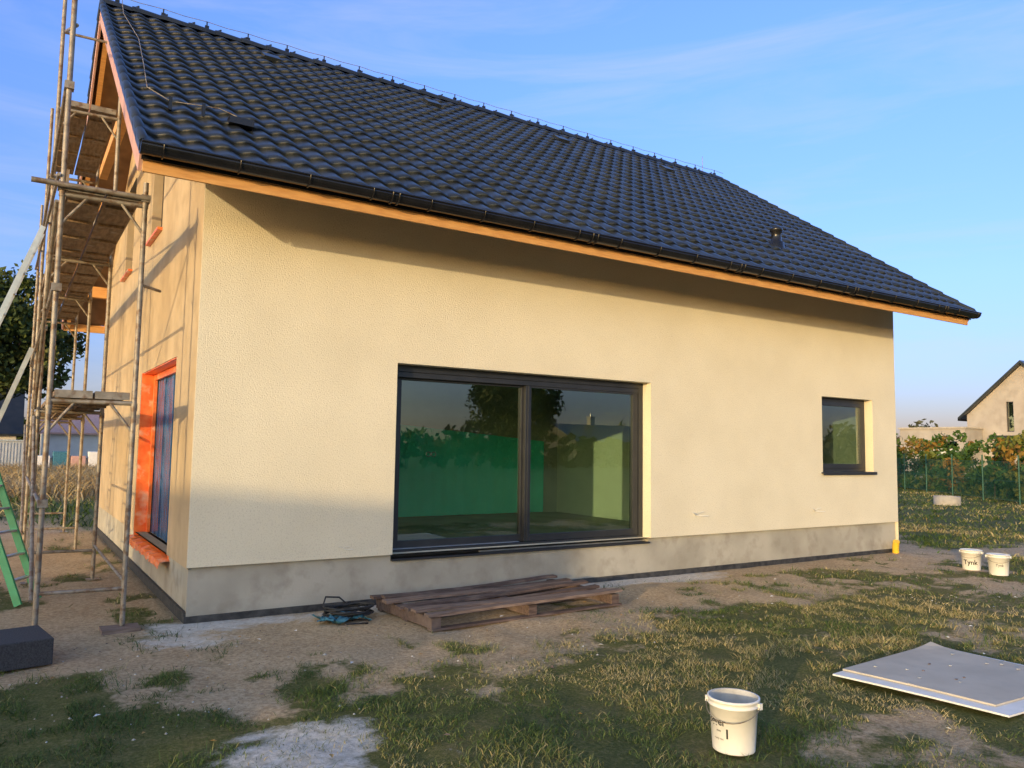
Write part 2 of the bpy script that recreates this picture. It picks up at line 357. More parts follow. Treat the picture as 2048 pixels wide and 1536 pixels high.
# gutter
mb=MB()
n=10;X0,X1=-.72,12.56;r=.083;yc,zc=-1.065,4.165
vs=[]
for X in(X0,X1):
    for k in range(n+1):
        a=math.pi+math.pi*k/n;vs.append((X,yc+r*math.cos(a),zc+r*math.sin(a)))
    for k in range(n+1):
        a=2*math.pi-math.pi*k/n;vs.append((X,yc+(r-.006)*math.cos(a),zc+(r-.006)*math.sin(a)))
q=2*(n+1)
mb.add(vs,[(k,k+1,q+k+1,q+k) for k in range(q-1)]+[(q-1,0,q,2*q-1)],black,True)
for X in(X0-.004,X1+.004): mb.add([(X,yc+r*math.cos(math.pi+math.pi*k/n),zc+r*math.sin(math.pi+math.pi*k/n)) for k in range(n+1)],[tuple(range(n+1))],black)
mb.tube([(X0,yc-r,zc+.004),(X1,yc-r,zc+.004)],.010,black,n=6)
x=-.55;i=0
while x<12.5:
    pts=[(x,yc+(r+.006)*math.cos(math.pi+math.pi*k/n),zc+(r+.006)*math.sin(math.pi+math.pi*k/n)) for k in range(n+1)]
    mb.tube(pts,.008,black,n=5)
    if i%4==3:
        for dx in(.2,.27):
            mb.tube([(x+dx,yc+(r+.004)*math.cos(math.pi+math.pi*k/n),zc+(r+.004)*math.sin(math.pi+math.pi*k/n)) for k in range(n+1)],.011,black,n=5)
    x+=.62;i+=1
mb.box(X0+.02,X1-.02,-.985,-.952,4.07,4.2,black)
mb.obj("gutter",house)
# vent pipe and lightning conductor
mb=MB();z=rz(.18)
mb.lathe([(.14,-.12),(.12,.08),(.085,.1),(.075,.26),(.1,.27),(.1,.31),(.08,.33),(.0,.34)],black,c=(8.84,.18,z),n=20);mb.obj("roof_vent",house)
mb=MB();zr=rz(RY)
x=-.5;pts=[]
while x<12.6:
    mb.tube([(x,RY,zr+.08),(x,RY,zr+.2)],.011,black,n=5);mb.box(x-.03,x+.03,RY-.02,RY+.02,zr+.08,zr+.13,black)
    pts.append((x,RY,zr+.2));pts.append((x+.3,RY,zr+.185));x+=.64
mb.tube(pts,.0045,steel,n=4)
mb.tube([(-.45,RY-.05,zr+.18),(-.5,3.6,rz(3.6)+.16),(-.42,2.4,rz(2.4)+.13),(-.48,1.2,rz(1.2)+.12),(-.55,.2,rz(.2)+.15),(-.36,.0,rz(0)+.12),(.1,.05,rz(.05)+.15),(.28,-.04,rz(0)+.1)],.005,steel,n=5)
mb.box(.18,.42,-.1,.02,rz(-.04)+.04,rz(-.04)+.11,black)
for p in((-.36,0.0),(-.05,.02)): mb.box(p[0]-.015,p[0]+.015,p[1]-.02,p[1]+.02,rz(p[1])+.03,rz(p[1])+.16,black)
mb.tube([(11.9,RY,zr+.1),(11.9,RY,zr+.45)],.006,steel,n=5)
mb.obj("lightning_conductor",house)
# cable ends on facade
mb=MB()
for (x,z) in((6.77,.80),(9.44,.78),(1.55,.62)):
    s_=1 if x>2 else .5
    mb.tube([(x,.01,z),(x-.02*s_,-.05*s_,z+.01),(x-.12*s_,-.08*s_,z+.05*s_)],.007*s_,white,n=5)
    mb.tube([(x,.01,z),(x+.08*s_,-.05*s_,z-.01),(x+.2*s_,-.07*s_,z-.01)],.006*s_,white,n=5)
    mb.tube([(x,.01,z),(x+.03*s_,-.06*s_,z+.04*s_),(x+.1*s_,-.07*s_,z+.05*s_)],.005*s_,white,n=5)
mb.obj("cable_ends",house)
mb=MB();mb.tube([(11.62,-.05,0),(11.6,-.06,.1),(11.56,-.1,.2)],.055,yellow,n=14);mb.lathe([(.055,0),(.05,0)],yellow,c=(11.56,-.1,.2));mb.obj("yellow_conduit_pipe")
# ------------------------------------------------------------ SCAFFOLD
sca=empty("scaffolding")
mb=MB();XI,XO=-.52,-1.21;Yf=[.1,3.1,6.1,9.1]
top={0:(4.2,5.95),1:(6.3,7.6),2:(6.3,7.0),3:(6.2,6.2)}
r_=.0245
lv=[2.12,4.02]
for i,y in enumerate(Yf):
    mb.tube([(XI,y,.03),(XI,y,top[i][0])],r_,steel,n=10);mb.tube([(XO,y+.04,.03),(XO,y+.04,top[i][1])],r_,steel,n=10)
    for X,yy in((XI,y),(XO,y+.04)):
        mb.box(X-.07,X+.07,yy-.07,yy+.07,.0,.012,steel);mb.tube([(X,yy,0),(X,yy,.25)],.017,steel,n=8)
        for z in(2.0,3.95):
            mb.tube([(X,yy,z),(X,yy,z+.07)],.03,steel,n=10)
    mb.tube([(XI,y,.36),(XO,y+.04,.36)],.018,steel)
    for z in lv+([5.95] if i in(1,2) else []):
        mb.tube([(XI,y,z-.05),(XO,y+.04,z-.05)],.022,steel);mb.tube([(XI,y,z-.33),(XI-.2,y+.01,z-.06)],.014,steel);mb.tube([(XO,y+.04,z-.33),(XO+.2,y+.03,z-.06)],.014,steel)
mb.tube([(XO-.25,.06,4.04),(XI+.04,.06,4.04)],.026,steel)
mb.tube([(XO-.04,.1,4.14),(XO-.04,9.2,4.96)],.016,steel);mb.tube([(XO-.02,.14,5.0),(XO-.02,9.1,5.0)],.02,steel);mb.tube([(XO-.02,.14,3.1),(XO-.02,9.1,3.1)],.02,steel)
mb.tube([(XO-.02,.14,1.15),(XO-.02,6.1,1.15)],.02,steel)
mb.tube([(XO-.04,.14,.3),(XO-.04,3.1,2.0)],.019,steel);mb.tube([(XO-.04,3.1,2.1),(XO-.04,.14,3.9)],.019,steel);mb.tube([(XO-.04,6.1,.3),(XO-.04,9.1,2.0)],.019,steel)
mb.tube([(XO+.03,.14,5.6),(XO+.03,3.1,6.9)],.018,steel)
mb.tube([(XI,3.1,6.9),(XO,3.14,6.9)],.018,steel)
for X in(XI,XO):
    mb.tube([(X,.12,.42),(X,3.12,.42)],.015,steel)
# clamp couplers where tubes cross
for (X,y,z) in((XI,.1,4.04),(XO,.14,4.04),(XO,.14,5.0),(XO,.14,3.1),(XO,3.14,3.1),(XO,3.14,5.0),(XI,3.1,6.9),(XO,.14,1.15),(XO,3.14,1.15)):
    mb.box(X-.04,X+.04,y-.045,y+.045,z-.035,z+.035,steel)
mb.tube([(XI+.02,.1,3.2),(XI+.2,.3,3.2)],.015,steel)
mb.obj("steel_frames",sca)
mb=MB()
def deck(y0,y1,z,xs=(-1.17,-.87,-.85,-.56)):
    for a,b in((xs[0],xs[1]),(xs[2],xs[3])):
        z_=z+random.uniform(-.004,.01);mb.box(a,b,y0+.01,y1-.01,z_,z_+.045,plank)
        mb.box(a,b,y0-.01,y0+.01,z_-.02,z_+.05,steel)
        for k in range(4):
            yy=y0+(y1-y0)*(k+.5)/4;mb.box(a+.02,b-.02,yy-.02,yy+.02,z_-.03,z_-.001,plank)
for a,b in zip(Yf[:-1],Yf[1:]):
    deck(a,b,2.12);deck(a,b,4.02)
deck(3.1,6.1,5.97)
mb.box(-1.19,-1.165,.1,9.1,4.08,4.2,plank)
mb.obj("decks",sca)
# wooden foot pads
mb=MB();mb.box(-.70,-.38,-.06,.18,-.015,.02,palw2);mb.obj("sole_board",sca)
# ------------------------------------------------------------ ladders
def ladder(name,a,b,wd,side,M,Mr,rail=(.025,.06),step=.28,flat=False):
    mb=MB();a=Vector(a);b=Vector(b);s=Vector(side).normalized()*wd/2;d=(b-a);n=int(d.length/step);nrm=d.cross(s).normalized()
    for k in(-1,1): mb.beam(a+s*k,b+s*k,rail[0],rail[1],M,up=nrm)
    for i in range(1,n):
        p=a+d*i/n
        if flat: mb.beam(p-s,p+s,.07,.02,Mr,up=(0,0,1))
        else: mb.tube([p-s,p+s],.015,Mr,n=8)
    return mb
ladder("a",(-2.75,3.6,0),(-1.28,3.5,4.4),.4,(0,1,0),alu,alu).obj("aluminium_ladder")
ladder("a",(-2.3,6.0,0),(-1.28,5.9,3.1),.4,(0,1,0),alu,alu).obj("aluminium_ladder.001")
lad=empty("step_ladder")
apx=Vector((-1.72,2.3,1.45))
ladder("a",(-1.22,1.85,0),apx,.38,(.55,1,0),greenp,alu,flat=True,step=.25,rail=(.03,.075)).obj("front_legs",lad)
ladder("a",(-2.2,2.75,0),apx+Vector((-.03,0.03,0)),.38,(.55,1,0),greenp,alu,step=.4).obj("rear_legs",lad)
# ------------------------------------------------------------ PALLET
mb=MB()
T=Matrix.Translation((3.07,-.76,0))@Matrix.Rotation(R(3),4,'Z')
for x in(-1.15,-.02,1.12): 
    mb.box(x-.05,x+.05,-.58,.58,.02,.12,palw,T)
y=-.62
for i in range(7):
    wd=random.uniform(.085,.11);dx=random.uniform(-.08,.08);zt=.122
    n=12;vs=[]
    for k in range(n+1):
        t=k/n;x=-1.24+dx+t*2.46;zz=zt+.016*math.sin(t*3+i*1.7)+random.uniform(-.002,.002)+.03*abs(t-.5)*random.uniform(.6,1.4)
        for (yy,z2) in((y,zz),(y+wd,zz+random.uniform(-.002,.012)),(y+wd,zz+.030),(y,zz+.026)): vs.append(T@Vector((x,yy+.015*math.sin(i*2+t*2),z2)))
    fs=[]
    for k in range(n):
        for e in range(4): fs.append((k*4+e,k*4+(e+1)%4,k*4+4+(e+1)%4,k*4+4+e))
    fs+=[(0,3,2,1),(n*4,n*4+1,n*4+2,n*4+3)]
    mb.add(vs,fs,palw2 if i in(0,1,4) else palw);y+=.185
for yy in(-.55,-.05,.5): mb.box(-1.2,1.2,yy-.045,yy+.045,.0,.019,palw,T)
mb.obj("wooden_pallet")
# ------------------------------------------------------------ CABLE COIL
mb=MB();pts=[]
for i in range(300):
    a=i*.17;r=.19+.04*math.sin(i*.37)+random.uniform(-.008,.008);pts.append((1.44+r*1.1*math.cos(a),-.5+r*math.sin(a)*.85,.02+.0003*i+.02*abs(math.sin(i*.21))))
mb.tube(pts,.009,rubber,n=6)
mb.tube([(1.3,-.42,.05),(1.22,-.37,.12),(1.27,-.3,.19),(1.42,-.28,.17),(1.52,-.3,.08)],.009,rubber,n=6)
mb.tube([(1.4,-.6,.02),(1.55,-.75,.02),(1.5,-.85,.015),(1.3,-.8,.015)],.008,rubber,n=6)
n=14;vs=[]
for i in range(n+1):
    for j in range(n+1):
        u,v=i/n-.5,j/n-.5;vs.append((1.33+u*.42+.04*math.sin(v*9),-.6+v*.25+.05*math.sin(u*8),.03+.03*math.sin(u*17+v*9)*math.cos(v*15)+random.uniform(0,.02)))
mb.add(vs,[(i*(n+1)+j,(i+1)*(n+1)+j,(i+1)*(n+1)+j+1,i*(n+1)+j+1) for i in range(n) for j in range(n)],bluerag,True)
mb.obj("cable_coil")
# ------------------------------------------------------------ BUCKETS
def text_on_cyl(txt,size,rad_fn,ang,z0,c,name,parent,bold=.0,slant=1):
    cu=bpy.data.curves.new(name,'FONT');cu.body=txt;cu.size=size;cu.resolution_u=3;cu.offset=bold
    to=bpy.data.objects.new(name,cu);sc.collection.objects.link(to)
    me=bpy.data.meshes.new_from_object(to.evaluated_get(bpy.context.evaluated_depsgraph_get()));bpy.data.objects.remove(to)
    import bmesh
    bm=bmesh.new();bm.from_mesh(me)
    bmesh.ops.triangulate(bm,faces=bm.faces[:]);bmesh.ops.subdivide_edges(bm,edges=[e for e in bm.edges if e.calc_length()>.02],cuts=2)
    for v in bm.verts:
        z=z0+v.co.y;r=rad_fn(z)+.0015;a=ang+v.co.x/r
        v.co=(c[0]+r*math.cos(a),c[1]+r*math.sin(a),c[2]+z)
    bm.to_mesh(me);bm.free();me.materials.clear();me.materials.append(ink)
    o=bpy.data.objects.new(name,me);sc.collection.objects.link(o);o.parent=parent
def bucket(name,c,s=1,lid=False,texts=(),hang=.3):
    e=empty(name,c);mb=MB();h=.30*s;rb,rt=.122*s,.142*s
    rf=lambda z:rb+(rt-rb)*z/h
    pr=[(0,0.004),(rb-.004,.004),(rb,0.0),(rb,.004),(rf(.26*s),.255*s),(rf(.26*s)+.008,.256*s),(rf(.26*s)+.008,.262*s),(rf(.28*s)+.002,.264*s),(rf(.28*s)+.002,.284*s),(rt+.009,.286*s),(rt+.009,h),(rt-.001,h)]
    if lid: pr+=[(rt-.004,h-.008),(rt-.03,h-.01),(rt-.034,h-.004),(0,h-.004)]
    mb.lathe(pr,white,n=48)
    if not lid: mb.lathe([(rt-.001,h),(rt-.004,h-.01),(rb-.004,.03),(0,.028)],greyin,n=48)
    ax=Vector((math.cos(hang),math.sin(hang),0));sd=Vector((-ax.y,ax.x,0));hp=[]
    for k in range(15):
        a=math.pi*k/14;p=ax*math.cos(a)*(rt+.014)+sd*(-math.sin(a)*(rt+.02));p.z=.262*s-math.sin(a)*.075*s;hp.append(p)
    mb.tube(hp,.0022,steel,n=5);
    for k in(1,-1): mb.box(-.012,.012,-.012,.012,.245*s,.28*s,white,Matrix.Translation(ax*k*(rt+.008)))
    mb.obj("body",e)
    for (t,sz,a,z,b) in texts: text_on_cyl(t,sz,rf,a,z,(0,0,0),"lettering",e,bold=b)
    return e
ca_=math.atan2(-8.006+4.87,-1.498-2.12)
bucket("plastic_bucket",(2.12,-4.80,0),.98,False,[("ogger",.056,ca_-1.3,.155,.0012),("1",.075,ca_-.42,.088,.0015),("mm",.02,ca_-.8,.118,0),("ready mix",.016,ca_-.95,.075,0)],hang=ca_+1.35)
cb=math.atan2(-8.006+1.82,-1.498-10.78)
bucket("plastic_bucket.001",(10.78,-1.75,0),.98,True,[("Tynk",.095,cb-.85,.085,.002)],hang=cb+1.3)
bucket("plastic_bucket.002",(10.60,-2.22,0),.98,True,[("Tynk",.05,cb-.3,.13,.0005)],hang=cb+1.6)
# ------------------------------------------------------------ BOARDS, FOAM
mb=MB()
def sheet(c4,z0,t,M,lift=None):
    n=10;vs=[]
    P=[Vector((*p,0)) for p in c4]
    for i in range(n+1):
        for j in range(n+1):
            u,v=i/n,j/n;p=(P[0]*(1-u)+P[1]*u)*(1-v)+(P[3]*(1-u)+P[2]*u)*v
            z=z0+.006*math.sin(u*4+1)*math.sin(v*3)
            if lift: z+=lift(u,v)
            vs.append((p.x,p.y,z+t))
    nn=len(vs);vs+=[(x,y,z-t) for x,y,z in vs];fs=[(i*(n+1)+j,i*(n+1)+j+1,(i+1)*(n+1)+j+1,(i+1)*(n+1)+j) for i in range(n) for j in range(n)]
    fs+=[tuple(nn+q for q in reversed(f_)) for f_ in fs]
    ring=[i*(n+1) for i in range(n+1)]+[n*(n+1)+j for j in range(1,n+1)]+[i*(n+1)+n for i in range(n-1,-1,-1)]+[j for j in range(n-1,0,-1)]
    for a,b in zip(ring,ring[1:]+ring[:1]): fs.append((a,b,nn+b,nn+a))
    mb.add(vs,fs,M)
sheet([(3.90,-4.2),(5.5,-4.06),(5.54,-5.45),(4.06,-5.38)],.012,.012,boardw)
sheet([(4.04,-4.19),(5.44,-4.1),(5.42,-5.30),(4.16,-5.25)],.028,.013,board,lift=lambda u,v:.022*max(0,u-.85)/.15*max(0,.12-v)/.12)
for i in range(14):
    a=random.uniform(0,1);px,py=4.1+a*1.2,-4.3-random.random()*.8
    mb.box(px,px+random.uniform(.01,.03),py,py+random.uniform(.01,.02),.044,.05,random.choice([greyin,palw2]))
mb.obj("stacked_plasterboard")
mb=MB();T=Matrix.Translation((-1.75,-.78,0))@Matrix.Rotation(R(9),4,'Z');mb.box(-.62,.60,-.28,.28,0,.20,foam,T);mb.obj("insulation_block",bevel=.008)
# ------------------------------------------------------------ GROUND
TB=rng.random((256,256))
def vn(x,y):
    xi=np.floor(x).astype(int);yi=np.floor(y).astype(int);fx=x-xi;fy=y-yi;fx=fx*fx*(3-2*fx);fy=fy*fy*(3-2*fy)
    g=lambda a,b:TB[a%256,b%256]
    return (g(xi,yi)*(1-fx)+g(xi+1,yi)*fx)*(1-fy)+(g(xi,yi+1)*(1-fx)+g(xi+1,yi+1)*fx)*fy
def fn(x,y,s,o=4):
    t=0;a=.5;
    for k in range(o): t=t+a*vn(x*s+17.3*k,y*s+5.1*k);a*=.5;s*=2.03
    return t/(1-.5**o)
ss=lambda t:np.clip(t,0,1)**2*(3-2*np.clip(t,0,1))
def masks(x,y):
    yb=np.interp(x,[-6,-1.45,-1.2,-.04,1.39,1.96,3.7,5.8,8.6,12,18,30],[-1.4,-1.45,-1.3,-2.5,-2.7,-2.2,-1.7,-1.5,-1.3,-1.2,-1.0,-1])
    n1=fn(x,y,.9);n2=fn(x+50,y+9,2.6)
    g=ss((yb-y)/1.0+.4+(n1-.5)*2.4+(n2-.5)*2.6)
    bare=ss((fn(x+9,y-20,.75)-.49)*7+(n2-.5)*4)*ss((x-.8)/3)*.85
    g=g*(1-bare)
    isl=ss((n2-.58)*9+(n1-.5)*3)*ss((yb+1.9-y)/1.2)*.75
    g=np.maximum(g,isl)
    right=ss((x-12.8)/1.6+(n1-.5)*2+(n2-.5))*ss((y+1.0)/1.5+(n1-.5)*2);g=np.maximum(g,right)
    g=np.maximum(g,ss((x-17)/3))
    g=np.maximum(g,ss((-y-6)/3)*.95)
    left=ss((y-8)/5+(n1-.5)*2)*ss((3-x)/2);g=np.maximum(g,left*.9)
    lp=ss((n1-.5)*6+(n2-.5)*5-.3)*ss((.2-x)/.3)*ss((y+.8)/.6)*.8
    g=np.maximum(g,lp)
    g=np.maximum(g,ss((y-11)/3))
    field=ss((y-17)/2+(n1-.5))*ss((16-x)/4)
    wd=ss(1-np.abs(y+.15)/.42+(n1-.5)*1.4+(n2-.5)*1.4-.05)*ss((9-x)/3)*ss((x+.6)/.5)
    d=np.hypot((x-.0)/.62,(y+3.75)/.62);wd=np.maximum(wd,ss((1.0-d)*.9+(n2-.47)*2.8)*.9)
    d=np.hypot((x+.05)/.55,(y+.6)/.45);wd=np.maximum(wd,ss((1.0-d)*.9+(n2-.5)*2)*.8)
    return g,field,wd
def axis(a,b,st,lim):
    c=list(np.arange(a,b,st));p=c[-1];s=st
    while p<lim: s*=1.16;p+=s;c.append(p)
    p=c[0];s=st;q=[]
    while p>-lim: s*=1.16;p-=s;q.append(p)
    return np.array(q[::-1]+c)
gx=axis(-5,15,.1,2500);gy=axis(-9,3,.1,2500)
GXm,GYm=np.meshgrid(gx,gy);xf=GXm.ravel();yf=GYm.ravel()
g,fi,wd=masks(xf,yf)
def gz(x,y):
    near=ss(1-np.hypot(x-4,y+2)/60)
    wall=.25+.75*np.clip(-y/.8,0,1)
    z=((fn(x,y,1.1)-.5)*.08+(fn(x,y,6,3)-.5)*.03)*near*wall-.012
    return np.where((x>.05)&(x<11.75)&(y>.1)&(y<9.3),-.05,z)
zz=gz(xf,yf)
nx,ny=len(gx),len(gy)
me=bpy.data.meshes.new("ground")
ix=np.arange(nx-1)[None,:]+np.arange(ny-1)[:,None]*nx;ix=ix.ravel()
Fq=np.stack([ix,ix+1,ix+nx+1,ix+nx],1)
me.vertices.add(nx*ny);me.vertices.foreach_set('co',np.stack([xf,yf,zz],1).ravel())
me.loops.add(len(Fq)*4);me.loops.foreach_set('vertex_index',Fq.ravel().astype(np.int32))
me.polygons.add(len(Fq));me.polygons.foreach_set('loop_start',(np.arange(len(Fq))*4).astype(np.int32))
me.polygons.foreach_set('use_smooth',[True]*len(Fq))
me.update(calc_edges=True)
ca=me.color_attributes.new("mask",'FLOAT_COLOR','POINT')
ca.data.foreach_set('color',np.stack([g,fi,wd,np.ones_like(g)],1).ravel())
go=bpy.data.objects.new("ground",me);sc.collection.objects.link(go)
M=bpy.data.materials.new("ground");M.use_nodes=True;t=M.node_tree;b=t.nodes['Principled BSDF'];b.inputs['Roughness'].default_value=.95;b.inputs['Specular IOR Level'].default_value=.1
def Nn(ty,**k):
    q=t.nodes.new(ty)
    for a,v in k.items(): setattr(q,a,v)
    return q
at=Nn("ShaderNodeAttribute",attribute_name="mask");sp=Nn("ShaderNodeSeparateColor");t.links.new(at.outputs['Color'],sp.inputs[0])
geo=Nn("ShaderNodeNewGeometry")
def noise(s,d=6,r=.6):
    q=Nn("ShaderNodeTexNoise");q.inputs['Scale'].default_value=s;q.inputs['Detail'].default_value=d;q.inputs['Roughness'].default_value=r;t.links.new(geo.outputs['Position'],q.inputs[0]);return q.outputs[0]
def ramp(src,stops):
    q=Nn("ShaderNodeValToRGB");e=q.color_ramp.elements
    while len(e)<len(stops): e.new(.5)
    for el,(p,c) in zip(e,stops): el.position=p;el.color=(*c,1) if len(c)==3 else c
    t.links.new(src,q.inputs[0]);return q.outputs[0]
def mix(fac,a,b_):
    q=Nn("ShaderNodeMixRGB");
    if isinstance(fac,float): q.inputs[0].default_value=fac
    else: t.links.new(fac,q.inputs[0])
    t.links.new(a,q.inputs[1]);t.links.new(b_,q.inputs[2]);return q.outputs[0]
sand=ramp(noise(1.3,8,.65),[(.3,(.36,.255,.15)),(.5,(.50,.37,.225)),(.7,(.60,.46,.295))])
sand2=ramp(noise(30,4,.7),[(.38,(.20,.145,.09)),(.5,(.47,.35,.22)),(.66,(.66,.53,.37))])
sand=mix(.5,sand,sand2)
gr=ramp(noise(2.2,8,.7),[(.3,(.06,.085,.022)),(.5,(.115,.125,.04)),(.68,(.21,.175,.08))])
gr2=ramp(noise(45,3,.7),[(.35,(.045,.05,.016)),(.52,(.13,.13,.045)),(.68,(.26,.21,.11))])
gr=mix(.5,gr,gr2)
fld=ramp(noise(1.0,8,.7),[(.3,(.20,.13,.055)),(.55,(.34,.24,.11)),(.75,(.42,.31,.16))])
def mathn(op,a,b_,c=None,cl=False):
    q=Nn("ShaderNodeMath",operation=op);q.use_clamp=cl
    for i,v in enumerate((a,b_,c)):
        if v is None: continue
        if isinstance(v,(int,float)): q.inputs[i].default_value=v
        else: t.links.new(v,q.inputs[i])
    return q.outputs[0]
hf=noise(14,6,.75)
gm_=mathn('MULTIPLY_ADD',mathn('ADD',sp.outputs[0],mathn('MULTIPLY',mathn('SUBTRACT',hf,.5),1.7)),2.2,-.65,True)
col=mix(gm_,sand,gr);col=mix(sp.outputs[1],col,fld)
dustc=ramp(noise(20,5,.6),[(.3,(.52,.48,.42)),(.7,(.76,.72,.66))])
wm=mathn('MULTIPLY_ADD',mathn('ADD',sp.outputs[2],mathn('MULTIPLY',mathn('SUBTRACT',noise(9,6,.8),.5),1.8)),1.7,-.6,True)
wm=mathn('MULTIPLY',wm,mathn('GREATER_THAN',sp.outputs[2],.02))
col=mix(wm,col,dustc)
t.links.new(col,b.inputs['Base Color'])
bp=Nn("ShaderNodeBump");bp.inputs['Strength'].default_value=.85;bp.inputs['Distance'].default_value=.035
t.links.new(noise(16,8,.75),bp.inputs['Height']);t.links.new(bp.outputs[0],b.inputs['Normal'])
me.materials.append(M)
# ---- grass blades
def blades(n,xr,yr,h,wdt,name,power=1.0,field=False):
    x=rng.uniform(*xr,n);y=rng.uniform(*yr,n)
    g,fi_,wd_=masks(x,y);cl=fn(x+3,y+7,5,3)
    p=(fi_ if field else g*(1-fi_))*(1-.85*wd_)*ss((cl-.36)*5)
    keep=(rng.random(n)<p**power)&~((y>-.1)&(y<9.5)&(x>-.05)&(x<11.9))
    keep&=~((x>3.9)&(x<5.55)&(y>-5.45)&(y<-4.05))&~((x>1.8)&(x<4.35)&(y>-1.4)&(y<-.15))&(np.hypot(x-2.12,y+4.8)>.13)
    x=x[keep];y=y[keep];n=len(x)
    base=gz(x,y)-.004
    a=rng.uniform(0,2*np.pi,n);hh=h*rng.uniform(.3,1.2,n)*(.25+1.4*fn(x,y,1.7,3));ln=rng.uniform(.3,2.0,n)*hh
    la=rng.uniform(0,2*np.pi,n);w_=wdt*rng.uniform(.6,1.4,n)
    dx,dy=np.cos(a)*w_/2,np.sin(a)*w_/2;lx,ly=np.cos(la)*ln,np.sin(la)*ln
    V=np.empty((n,5,3))
    V[:,0]=np.stack([x-dx,y-dy,base],1);V[:,1]=np.stack([x+dx,y+dy,base],1)
    V[:,2]=np.stack([x+dx*.8+lx*.35,y+dy*.8+ly*.35,base+hh*.6],1);V[:,3]=np.stack([x-dx*.8+lx*.35,y-dy*.8+ly*.35,base+hh*.6],1)
    V[:,4]=np.stack([x+lx,y+ly,base+hh*.95],1)
    me=bpy.data.meshes.new(name);me.vertices.add(n*5);me.vertices.foreach_set('co',V.ravel())
    o=(np.arange(n)*5)[:,None];lo=np.concatenate([o+np.array([0,1,2,3]),o+np.array([3,2,4])],1).ravel()
    me.loops.add(n*7);me.loops.foreach_set('vertex_index',lo.astype(np.int32))
    st=(np.arange(n)*7)[:,None]+np.array([0,4]);me.polygons.add(n*2);me.polygons.foreach_set('loop_start',st.ravel().astype(np.int32))
    me.update(calc_edges=True)
    c=np.clip(rng.normal(.44,.25,n)+(fn(x+40,y,.8,3)-.5)*1.9+.12*ss((x-1)/4)*ss((12-x)/2),0,1)
    ca=me.color_attributes.new("tone",'FLOAT_COLOR','POINT');cc=np.repeat(c,5);ca.data.foreach_set('color',np.stack([cc,cc,cc,np.ones_like(cc)],1).ravel())
    return me
def bladem(name,stops):
    M=bpy.data.materials.new(name);M.use_nodes=True;t=M.node_tree;b=t.nodes['Principled BSDF'];b.inputs['Roughness'].default_value=.65;b.inputs['Specular IOR Level'].default_value=.25
    a=t.nodes.new("ShaderNodeAttribute");a.attribute_name="tone";r=t.nodes.new("ShaderNodeValToRGB");e=r.color_ramp.elements
    while len(e)<len(stops): e.new(.5)
    for el,(p,c) in zip(e,stops): el.position=p;el.color=(*c,1)
    t.links.new(a.outputs['Fac'],r.inputs[0]);t.links.new(r.outputs[0],b.inputs['Base Color']);return M
bm_=bladem("grass_blade",[(0,(.035,.07,.014)),(.4,(.08,.125,.027)),(.7,(.18,.185,.06)),(1,(.42,.34,.17))])
bf_=bladem("dry_field_grass",[(0,(.22,.14,.06)),(.5,(.36,.26,.12)),(1,(.46,.36,.2))])
grass=empty("grass")
for nm,args in dict(near=(280000,(-2.5,7.5),(-7.2,-.2),.046,.0042),mid=(110000,(4,18),(-7,4),.055,.008),left=(22000,(-3.5,.2),(-1.5,14),.055,.008),far=(120000,(12,48),(-6,36),.09,.03),back=(25000,(-30,10),(10,20),.2,.03)).items():
    me=blades(*args,"grass_"+nm);me.materials.append(bm_);o=bpy.data.objects.new("blades_"+nm,me);sc.collection.objects.link(o);o.parent=grass
me=blades(90000,(-14,14),(16,45),.55,.03,"field",field=True);me.materials.append(bf_);o=bpy.data.objects.new("dry_meadow_grass",me);sc.collection.objects.link(o)
# pebbles, fallen leaves and debris
mb=MB();leafy=mat("fallen_leaf",(.30,.17,.05),(.42,.28,.10),scale=5,rough=.8)
for i in range(1300):
    x=random.uniform(-1.5,12);y=random.uniform(-3.2,-.05);s=random.uniform(.004,.012)*(1.8 if random.random()<.05 else 1)
    M_=random.choice([conc,conc,palw2,greyin,palw]);z=float(gz(np.array([x]),np.array([y]))[0])-.002
    vs=[(x+s*random.uniform(.6,1.3)*math.cos(a),y+s*random.uniform(.6,1.3)*math.sin(a),z) for a in(0,1.57,3.14,4.71)]+[(x,y,z+s*.8)]
    mb.add(vs,[(0,1,4),(1,2,4),(2,3,4),(3,0,4)],M_)
for i in range(160):
    x=random.uniform(-1.5,9);y=random.uniform(-6,-.2);s=random.uniform(.012,.03);a=random.uniform(0,6.3);z=float(gz(np.array([x]),np.array([y]))[0])+.012
    c_,s_=math.cos(a)*s,math.sin(a)*s
    mb.add([(x-c_,y-s_,z),(x+s_*.5,y-c_*.5,z+.006),(x+c_,y+s_,z+.002),(x-s_*.5,y+c_*.5,z+.01)],[(0,1,2,3)],random.choice([leafy,leafy,boardw,palw2]))
mb.obj("gravel_and_debris")
# ------------------------------------------------------------ VEGETATION
def clumpmesh(mb,centres,mats,nleaf,ls,flat=.75):
    for (c,r) in centres:
        p=rng.normal(0,1,(nleaf,3));p/=np.linalg.norm(p,axis=1)[:,None];p*=(rng.random((nleaf,1))**.4)*r;p[:,2]*=flat
        P=np.array(c)+p
        a=rng.normal(0,1,(nleaf,3));a/=np.linalg.norm(a,axis=1)[:,None];b=np.cross(a,rng.normal(0,1,(nleaf,3)));b/=np.linalg.norm(b,axis=1)[:,None]
        s=ls*rng.uniform(.5,1.3,(nleaf,1))
        q=np.stack([P-a*s,P+b*s*.55,P+a*s,P-b*s*.55],1).reshape(-1,3)
        k=mb.mi(mats[rng.choice(len(mats),p=[.45,.38,.17])])
        o=len(mb.v);mb.v+=q.tolist()
        for i in range(nleaf): mb.f.append((o+4*i,o+4*i+1,o+4*i+2,o+4*i+3));mb.m.append(k);mb.sm.append(False)
